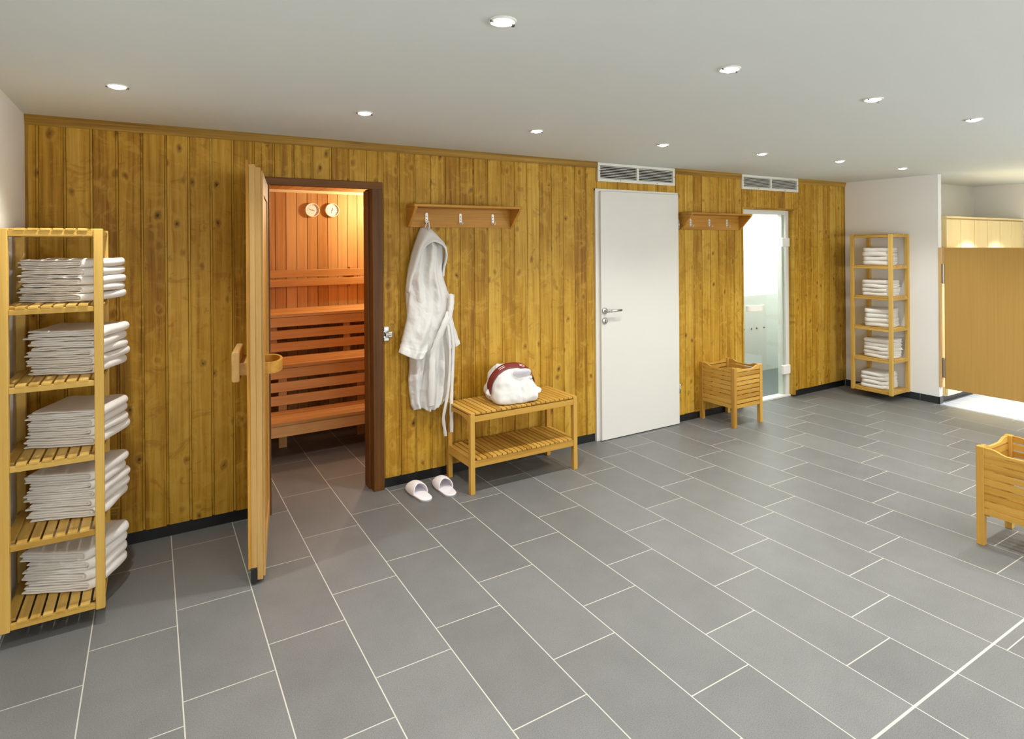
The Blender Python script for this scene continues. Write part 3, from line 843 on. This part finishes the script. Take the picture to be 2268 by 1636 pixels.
def slv(tab, zt, zb, base, slope, seed, dep, pleat):
    m = MB()
    def fn(a, b):
        z = zt+(zb-zt)*b; xl, xr = interp(tab, z)
        fr = a < .5; s = a*2 if fr else (1-a)*2
        prof = max(0, 4*s*(1-s))**.5
        grow = min(1, b/.6); grow = grow*grow*(3-2*grow)
        y = -(base+(dep*prof+pleat*math.sin(2*PI*(s*2.3+b*.9+seed))*prof*(.4+.6*b))*grow) if fr else -base+.01*prof
        zz = z+slope(s)*b**3
        x = xl+(xr-xl)*s
        if fr and b > .93: y -= .005          # turned-up cuff
        if fr and .86 < b < .905: y += .003
        q = mnoise.noise(Vector((x*11+seed, z*8, seed)))*.012+mnoise.noise(Vector((x*27, z*17, seed+2)))*.007+mnoise.noise(Vector((x*70, z*60, seed+4)))*.0022
        return Vector((x-RX+q*.4, y+(q if fr else 0), zz))
    m.grid(fn, 96, 100, True, caps=True)
    return m.build('sleeve', M['robe'], rb, smooth=True)
slv(LSL, 1.46, .89, .070, lambda s: -.055*math.sin(PI/2*min(1, s*1.25))+.02*max(0, s-.75)*4, .3, .062, .011)
RSL = [(1.27, 1.690, 1.732), (1.20, 1.700, 1.756), (1.10, 1.700, 1.757), (1.04, 1.697, 1.772), (.97, 1.690, 1.798), (.905, 1.690, 1.818)]
slv(RSL, 1.27, .905, .05, lambda s: -.038*(1-s), .8, .036, .006)
# hood: cowl draped over the shoulders, open in front
def hoodmesh():
    m = MB()
    OUT = [(1.705, 1.546, 1.590), (1.66, 1.526, 1.632), (1.60, 1.502, 1.690), (1.565, 1.490, 1.716), (1.50, 1.470, 1.712), (1.42, 1.453, 1.697), (1.35, 1.442, 1.70), (1.28, 1.437, 1.70)]
    OPENW = [(1.604, 1.598, 1.600), (1.592, 1.568, 1.640), (1.575, 1.545, 1.668), (1.55, 1.524, 1.682), (1.50, 1.505, 1.690), (1.44, 1.492, 1.692), (1.38, 1.478, 1.700), (1.30, 1.452, 1.70)]
    # crown and upper rim
    def crown(a, b):
        # b runs from the peak to the rim of the opening, a across
        zt = 1.705; an = PI*(1-a)
        xo = 1.60+.0; 
        u = a*2-1
        au = abs(u)
        zo = 1.705-(.43*au**1.2 if u < 0 else .33*au**1.3)
        l, r = interp(OUT, zo); po = Vector((l if u < 0 else r, zo)) if au > .04 else Vector((1.567+u*.4, 1.705))
        zi = 1.604-(.30*au**1.7 if u < 0 else .20*au**1.7)
        li, ri = interp(OPENW, zi); pi = Vector((li if u < 0 else ri, zi)) if au > .04 else Vector((1.60+u*.4, 1.604))
        e = max(0, (au-.55)/.45); e = e*e*(3-2*e)
        pi = pi.lerp(po+Vector((.012 if u < 0 else -.012, -.01)), e)
        p = po.lerp(pi, b)
        y = .045+(.085*math.sin(PI/2*b)**.7*(1-.3*au)+.014*math.sin(b*PI*2.2+u*2.0)*b)*(1-.55*e)
        if b > .92: y -= .012*(b-.92)/.08
        q = mnoise.noise(Vector((p.x*14, p.y*14, 3)))*.006
        return Vector((p.x-RX, -(y+q), p.y))
    m.grid(crown, 41, 16)
    return m
hoodmesh().build('hood', M['robe'], rb, smooth=True, solid=.014, sub=1)
def ribbon(pts, w, th, name, parent, mat, n=None, tw=0.0):
    """flat band along 3-D points, facing the room"""
    m = MB(); P = [Vector(p) for p in pts]
    # resample with Catmull-Rom
    Q = []
    for i in range(len(P)-1):
        p0, p1, p2, p3 = P[max(0, i-1)], P[i], P[i+1], P[min(len(P)-1, i+2)]
        for k in range(8):
            t = k/8
            Q.append(.5*((2*p1)+(-p0+p2)*t+(2*p0-5*p1+4*p2-p3)*t*t+(-p0+3*p1-3*p2+p3)*t**3))
    Q.append(P[-1]); N_ = len(Q); prof = [(-1, 0), (-.8, 1), (0, 1.15), (.8, 1), (1, 0), (.8, -1), (0, -1), (-.8, -1)]
    def fn(a, b):
        j = min(N_-1, round(b*(N_-1))); d = (Q[min(N_-1, j+1)]-Q[max(0, j-1)]).normalized()
        side = d.cross(Vector((0, -1, 0))); side = side.normalized() if side.length > .05 else Vector((1, 0, 0))
        nrm = side.cross(d); c = prof[int(round(a*8)) % 8]
        ww = w*(1+.08*math.sin(j*.9))
        ang = tw*math.sin(b*5)
        s2 = side*math.cos(ang)+nrm*math.sin(ang); n2 = nrm*math.cos(ang)-side*math.sin(ang)
        return Q[j]+s2*c[0]*ww+n2*c[1]*th
    m.grid(fn, 8, N_, True, caps=True)
    return m.build(name, mat, parent, smooth=True)
rel = lambda x, y, z: (x-RX, y, z)
b1 = ribbon([rel(1.700, -.135, 1.12), rel(1.704, -.15, 1.06), rel(1.728, -.135, .93), rel(1.734, -.12, .83), rel(1.732, -.105, .66), rel(1.728, -.10, .50), rel(1.733, -.09, .40), rel(1.735, -.085, .315)], .0125, .005, 'belt', rb, M['robe'], tw=.3)
b2 = ribbon([rel(1.690, -.135, 1.12), rel(1.685, -.15, 1.05), rel(1.700, -.14, .92), rel(1.708, -.125, .80), rel(1.702, -.11, .62), rel(1.684, -.10, .50), rel(1.672, -.095, .42), rel(1.684, -.09, .33), rel(1.690, -.085, .298)], .011, .005, 'belt', rb, M['robe'], tw=.5)
ribbon([rel(1.735, -.10, 1.245), rel(1.722, -.128, 1.20), rel(1.708, -.142, 1.155), rel(1.694, -.146, 1.10), rel(1.682, -.14, 1.06)], .019, .011, 'belt_knot', rb, M['robe'], tw=.4)
ribbon([rel(1.70, -.14, 1.13), rel(1.662, -.155, 1.07), rel(1.630, -.15, 1.00), rel(1.603, -.14, .93), rel(1.585, -.128, .86), rel(1.578, -.128, .78), rel(1.576, -.122, .66), rel(1.582, -.10, .515)], .024, .008, 'front_band', rb, M['robe'], tw=.2)
ribbon([rel(1.556, -.066, 1.685), rel(1.566, -.066, 1.712), rel(1.574, -.067, 1.738), rel(1.580, -.067, 1.743), rel(1.587, -.067, 1.736), rel(1.592, -.065, 1.71), rel(1.596, -.062, 1.678)], .004, .002, 'hanging_loop', rb, M['robe'])

# ------------------------------------------------------------------ rolled robe bundle with a paper band, slippers in a bag on top
BX, BY, BZ = 2.125, -.225, BH+.006
A_, B_, C_ = .156, .135, .122
def brad(d, n=3.1):
    n = 7.0 if d.z < -.25 else (3.1+3.9*max(0, -d.z)/.25)
    return (abs(d.x/A_)**n+abs(d.y/B_)**n+abs(d.z/C_)**n)**(-1/n)
bd = thing('bathrobe_bundle', 'rolled white bathrobe bundle with a burgundy paper band on the bench', 'bathrobe bundle', (BX, BY, BZ), -.12)
m = MB()
def S(d, crease=True):
    """surface point of the bundle in direction d, local to the bench top"""
    d = d.normalized(); p = d*brad(d); k = p.z/C_
    wx = 1+.05*max(0, -k)-.30*max(0, k)**1.6; wy = 1-.16*max(0, k)**1.6
    p.x *= wx; p.y = p.y*wy+.040*max(-.6, k)
    if crease:
        cre = .012*math.exp(-((p.x-.02)/.010)**2)*(1 if p.y < 0 else 0)*max(0, 1-abs(p.z+.03)/.09)
        p += d*(mnoise.noise(p*12)*.012+mnoise.noise(p*30)*.007+mnoise.noise(p*70)*.002-cre)
    p.z += C_*.93
    if p.z < .004: p.z = .004+(p.z-.004)*.04
    return p
def bun(a, b):
    th = 2*PI*a; ph = PI*(b-.5)
    return S(Vector((math.cos(ph)*math.cos(th), math.cos(ph)*math.sin(th), math.sin(ph))))
m.grid(bun, 96, 60, True)
def ear(c, d, r, l):
    c = Vector(c); d = Vector(d).normalized(); u = d.orthogonal().normalized(); w = d.cross(u)
    m.grid(lambda a, b: c+d*l*b+(u*math.cos(2*PI*a)+w*math.sin(2*PI*a)*.6)*r*math.sqrt(max(0, 1-b*b))*(1+.15*math.sin(6*PI*a)), 14, 7, True)
ear((-.055, .05, .19), (-.5, -.1, .8), .036, .060); ear((-.14, -.02, .06), (-1, -.1, .12), .032, .055)
ear((.085, .02, .165), (.85, -.1, .55), .030, .060); ear((.135, -.08, .055), (1, -.3, .22), .030, .062); ear((.0, .06, .205), (.2, 0, 1), .05, .028)
m.build('rolled_towel', M['robe'], bd, smooth=True)
def bandpt(t, off, w):
    """point on the tilted loop round the bundle"""
    dd = lambda q: Vector((math.cos(q), -.50*max(0, math.sin(q))**.8-.12, .95*math.sin(q)))
    d = dd(t).normalized(); p = S(d, False)
    tg = (S(dd(t+.03), False)-S(dd(t-.03), False)).normalized()
    side = tg.cross(d).normalized()
    if side.y > 0: side = -side
    nrm = side.cross(tg); nrm = nrm if nrm.dot(d) > 0 else -nrm
    return p+nrm*(.009+off)+side*w
m = MB(); m.grid(lambda a, b: bandpt(PI*(1.12-1.14*a), .002, (b-.5)*.054), 60, 5)
bnd = m.build('paper_band', M['burgundy'], bd, smooth=True, solid=.002)
for (t0, t1) in ((.68, .78), (.24, .33)):
    for w0 in (-.010, .004):
        m = MB(); m.grid(lambda a, b: bandpt(PI*(t0+(t1-t0)*a), .0045, w0+(b-.5)*.004), 8, 2)
        m.build('printed_line', M['print'], bnd, solid=.0008)
PS = S(Vector((.22, -.82, .47)), False)
ps = thing('packed_slippers', 'pair of white slippers in a clear bag tucked under the burgundy band', 'slippers', (BX+PS.x-.002, BY+PS.y+.006, BZ+PS.z-.004), -.12)
PT = Matrix.Rotation(.55, 3, 'X')
def blob(c, r, e=1.0):
    def fn(a, b):
        th = 2*PI*a; ph = PI*(b-.5)
        d = Vector((math.cos(ph)*math.cos(th), math.cos(ph)*math.sin(th), math.sin(ph)))
        p = Vector([math.copysign(abs(q)**e, q)*k for q, k in zip(d, r)])+Vector(c)
        return PT @ p
    return fn
for k in range(2):
    m = MB(); m.grid(blob((.008+.020*k, -.004-.012*k, .014-.034*k), (.066-.006*k, .017, .038-.020*k), .85), 32, 16, True)
    sp_ = m.build('slipper', M['slipper'], ps, smooth=True)
    if k: 
        m = MB(); m.grid(blob((.028, -.019, -.026), (.058, .014, .006), .8), 28, 10, True); m.build('sole', M['sole'], sp_, smooth=True)
m = MB()
bf = blob((.012, -.008, -.006), (.084, .026, .056), .8)
def bg(a, b):
    p = bf(a, b); return p+p.normalized()*mnoise.noise(p*45)*.007
m.grid(bg, 44, 22, True); m.build('clear_bag', M['bag'], ps, smooth=True)

# ------------------------------------------------------------------ louvre behind the left rack
lv = thing('louvre_vent', 'brown slatted wall louvre low behind the left towel rack', 'vent', (-.30, FRONT, .15))
m = MB()
for (a, b, c, d) in ((-.15, .15, .062, .072), (-.15, .15, -.072, -.062), (-.15, -.14, -.062, .062), (.14, .15, -.062, .062)): m.box(a, b, -.012, 0, c, d)
m.build('frame', M['trim'], lv, bevel=.001)
m = MB()
for k in range(8): m.prism([(-.011, -.056+k*.0145), (-.002, -.047+k*.0145), (-.002, -.044+k*.0145), (-.011, -.053+k*.0145)], 'x', -.14, .14, 'x')
m.build('louvres', M['trim'], lv)

# ------------------------------------------------------------------ half-height swing door and the locker room
m = MB(); m.box(XR-.004, XR+.055, -.958, -.931, .165, 1.522, 'z')
structure(m.build('trim_9', M['jamb'], bevel=.002), 'pale wooden post carrying the half height door')
d4 = thing('door_4', 'half height beech swing door at the right edge', 'door', (XR+.02, -.972, 0), kind='structure')
m = MB(); m.box(-.014, .014, -1.0, -.006, .158, 1.524, 'z'); m.build('leaf', M['beech'], d4, bevel=.002)
for z in (.364, 1.276):
    m = MB(); m.cyl((-.018, .002, z-.082), (-.018, .002, z+.082), .0115, n=18); m.lathe([(0, -.1), (.008, -.1), (.013, -.094), (.013, -.082)], 16, (-.018, .002, z)); m.lathe([(0, .09), (.012, .09), (.013, .082)], 16, (-.018, .002, z)); m.box(-.018, .012, -.004, .014, z-.07, z+.07)
    m.build('hinge', M['satin'], d4, bevel=.001)
LX, LY = 8.52, -.47
boxobj('wall_locker_back', M['plaster'], (XR+.065, LX+.1, LY, LY+.1, 0, H), 'plaster wall above the lockers')
boxobj('wall_locker_right', M['plaster'], (LX, LX+.1, YB, LY, 0, H), 'plaster wall right of the lockers')
lx = 8.50; first = None
WORD = ['rightmost', 'second from the right', 'third from the right', 'fourth from the right', 'fifth from the right', 'sixth from the right']
for i in range(6):
    x0 = lx-.302*(i+1)
    if first is None:
        first = thing('locker', 'rightmost tall maple locker behind the half height door', 'locker', (x0, -.955, 0), 0, 'tall maple lockers')
        m = MB(); m.box(0, .300, .02, .475, .06, 1.812, 'z'); m.build('carcass', M['maple'], first, bevel=.001)
        m = MB(); m.box(.004, .296, 0, .018, .065, 1.80, 'z'); m.build('door', M['maple'], first, bevel=.0015)
        m = MB(); m.box(0, .3, .04, .475, 0, .06, 'x'); m.build('plinth', M['black'], first)
    else:
        dup(first, 'tall maple locker, %s behind the half height door' % WORD[i], (x0, -.955, 0))
m = MB(); m.box(lx-.302*6-.004, lx+.004, -.962, -.48, 1.813, 1.832, 'x')
tag(m.build('cover_board', M['maple'], bevel=.001), 'long maple cover board lying on the tall lockers', 'cover board')

# ------------------------------------------------------------------ downlights
def spot(name, loc, power, parent=None, size=112, blend=.9, rad=.018, col=(1, .985, .955)):
    l = bpy.data.lights.new(name, 'SPOT'); l.energy = power; l.spot_size = math.radians(size); l.spot_blend = blend
    l.shadow_soft_size = rad; l.color = col
    o = bpy.data.objects.new(name, l); C.objects.link(o); o.location = loc
    if parent: o.parent = parent
    return o
P1, P2 = 50, 46
dl0 = None
def downlight(x, y, label, group):
    global dl0
    if dl0 is None:
        dl0 = thing('ceiling_downlight', label, 'downlight', (x, y, H), 0, group)
        m = MB(); m.lathe([(.032, 0.0), (.042, 0), (.042, -.003), (.038, -.006), (.0325, -.005), (.032, .0)], 32); m.build('trim_ring', M['acc'], dl0, smooth=True)
        m = MB(); m.lathe([(0, -.013), (.016, -.012), (.027, -.008), (.0325, -.001)], 28); m.build('bulb', M['bulb'], dl0, smooth=True)
        m = MB(); m.box(.0295, .040, -.004, .004, -.011, -.004); m.box(-.040, -.0295, -.003, .003, -.010, -.004); m.build('spring_clip', M['screw'], dl0)
        spot('lamp', (0, 0, -.02), P1, dl0)
    else:
        o = dup(dl0, label, (x, y, H)); o['group'] = group
ROW1 = [(-.113, -.865), (.909, -.872), (1.914, -.893), (2.921, -.895), (3.866, -.955), (4.774, -1.010), (5.744, -1.013)]
NTH = ['first', 'second', 'third', 'fourth', 'fifth', 'sixth', 'seventh']
for i, (x, y) in enumerate(ROW1):
    downlight(x, y, 'glowing ceiling downlight, %s from the left in the row along the plank wall' % NTH[i], 'downlights along the plank wall')
ROW2 = [(.891, -2.265), (1.877, -2.276), (2.852, -2.287), (3.807, -2.309)]
for i, (x, y) in enumerate(ROW2):
    downlight(x, y, 'glowing ceiling downlight, %s from the left in the row nearer the camera' % NTH[i], 'downlights nearer the camera')
# the same grid carries on behind the camera and over the unseen right part of the room
for (x, y) in ((-.1, -2.26), (4.78, -2.32), (5.74, -2.34), (-.1, -3.65), (.9, -3.66), (1.88, -3.67), (2.85, -3.68), (3.81, -3.7), (4.78, -3.72), (5.74, -3.73), (.9, -5.1), (2.85, -5.1), (4.78, -5.1)):
    spot('room_lamp', (x, y, H-.02), P2)
for (x, y, p) in ((7.12, -1.47, 560), (7.78, -1.47, 330), (7.05, -2.4, 420)):
    spot('locker_lamp', (x, y, H-.02), p, size=80, col=(.86, .92, 1), blend=.5)
def point(name, loc, p, col, rad=.05):
    l = bpy.data.lights.new(name, 'POINT'); l.energy = p; l.color = col; l.shadow_soft_size = rad
    o = bpy.data.objects.new(name, l); C.objects.link(o); o.location = loc
point('sauna_lamp', (2.05, 1.7, 1.98), 30, (1, .90, .66), .05)
point('sauna_corner_lamp', (-.1, .5, 1.7), 13, (1, .82, .58), .1)
# soft fill lights added behind the camera to lift the ceiling and shadows
for (x, y, z, p) in ((.9, -5.4, 1.25, 50), (3.2, -5.5, 1.25, 55), (5.2, -4.5, 1.35, 85)):
    point('floor_lamp', (x, y, z), p, (1, 1, .99), .28)

# ------------------------------------------------------------------ world, camera, colour
w = bpy.data.worlds.new('world'); bpy.context.scene.world = w; w.use_nodes = True
w.node_tree.nodes['Background'].inputs[0].default_value = (.8, .85, .9, 1); w.node_tree.nodes['Background'].inputs[1].default_value = .05
cam = bpy.data.cameras.new('camera'); co = bpy.data.objects.new('camera', cam); C.objects.link(co)
th, roll, f, yh = .5434, -.007, 1327.5, 541.9
c_, s_ = math.cos(th), math.sin(th); cr, sr = math.cos(roll), math.sin(roll)
Rv, Dn, Fw = Vector((c_, -s_, 0)), Vector((0, 0, -1)), Vector((s_, c_, 0))
X = Rv*cr-Dn*sr; Y = -(Rv*sr+Dn*cr); Z = -Fw
co.matrix_world = Matrix(((X.x, Y.x, Z.x, 0), (X.y, Y.y, Z.y, -3.79), (X.z, Y.z, Z.z, 1.58), (0, 0, 0, 1)))
cam.sensor_width = 36; cam.sensor_fit = 'HORIZONTAL'; cam.lens = f/2268*36
cam.shift_x = sr*(yh-818)*-1/2268*1.0; cam.shift_y = cr*(yh-818)/2268
cam.clip_start = .05; cam.clip_end = 60
sc = bpy.context.scene
sc.camera = co
sc.view_settings.view_transform = 'Standard'; sc.view_settings.look = 'None'
sc.view_settings.exposure = .17; sc.view_settings.gamma = 1.0
sc.cycles.max_bounces = 9; sc.cycles.diffuse_bounces = 5; sc.cycles.adaptive_threshold = .02; sc.cycles.transparent_max_bounces = 12
sc.cycles.sample_clamp_indirect = 6.0; sc.cycles.caustics_reflective = False; sc.cycles.caustics_refractive = False
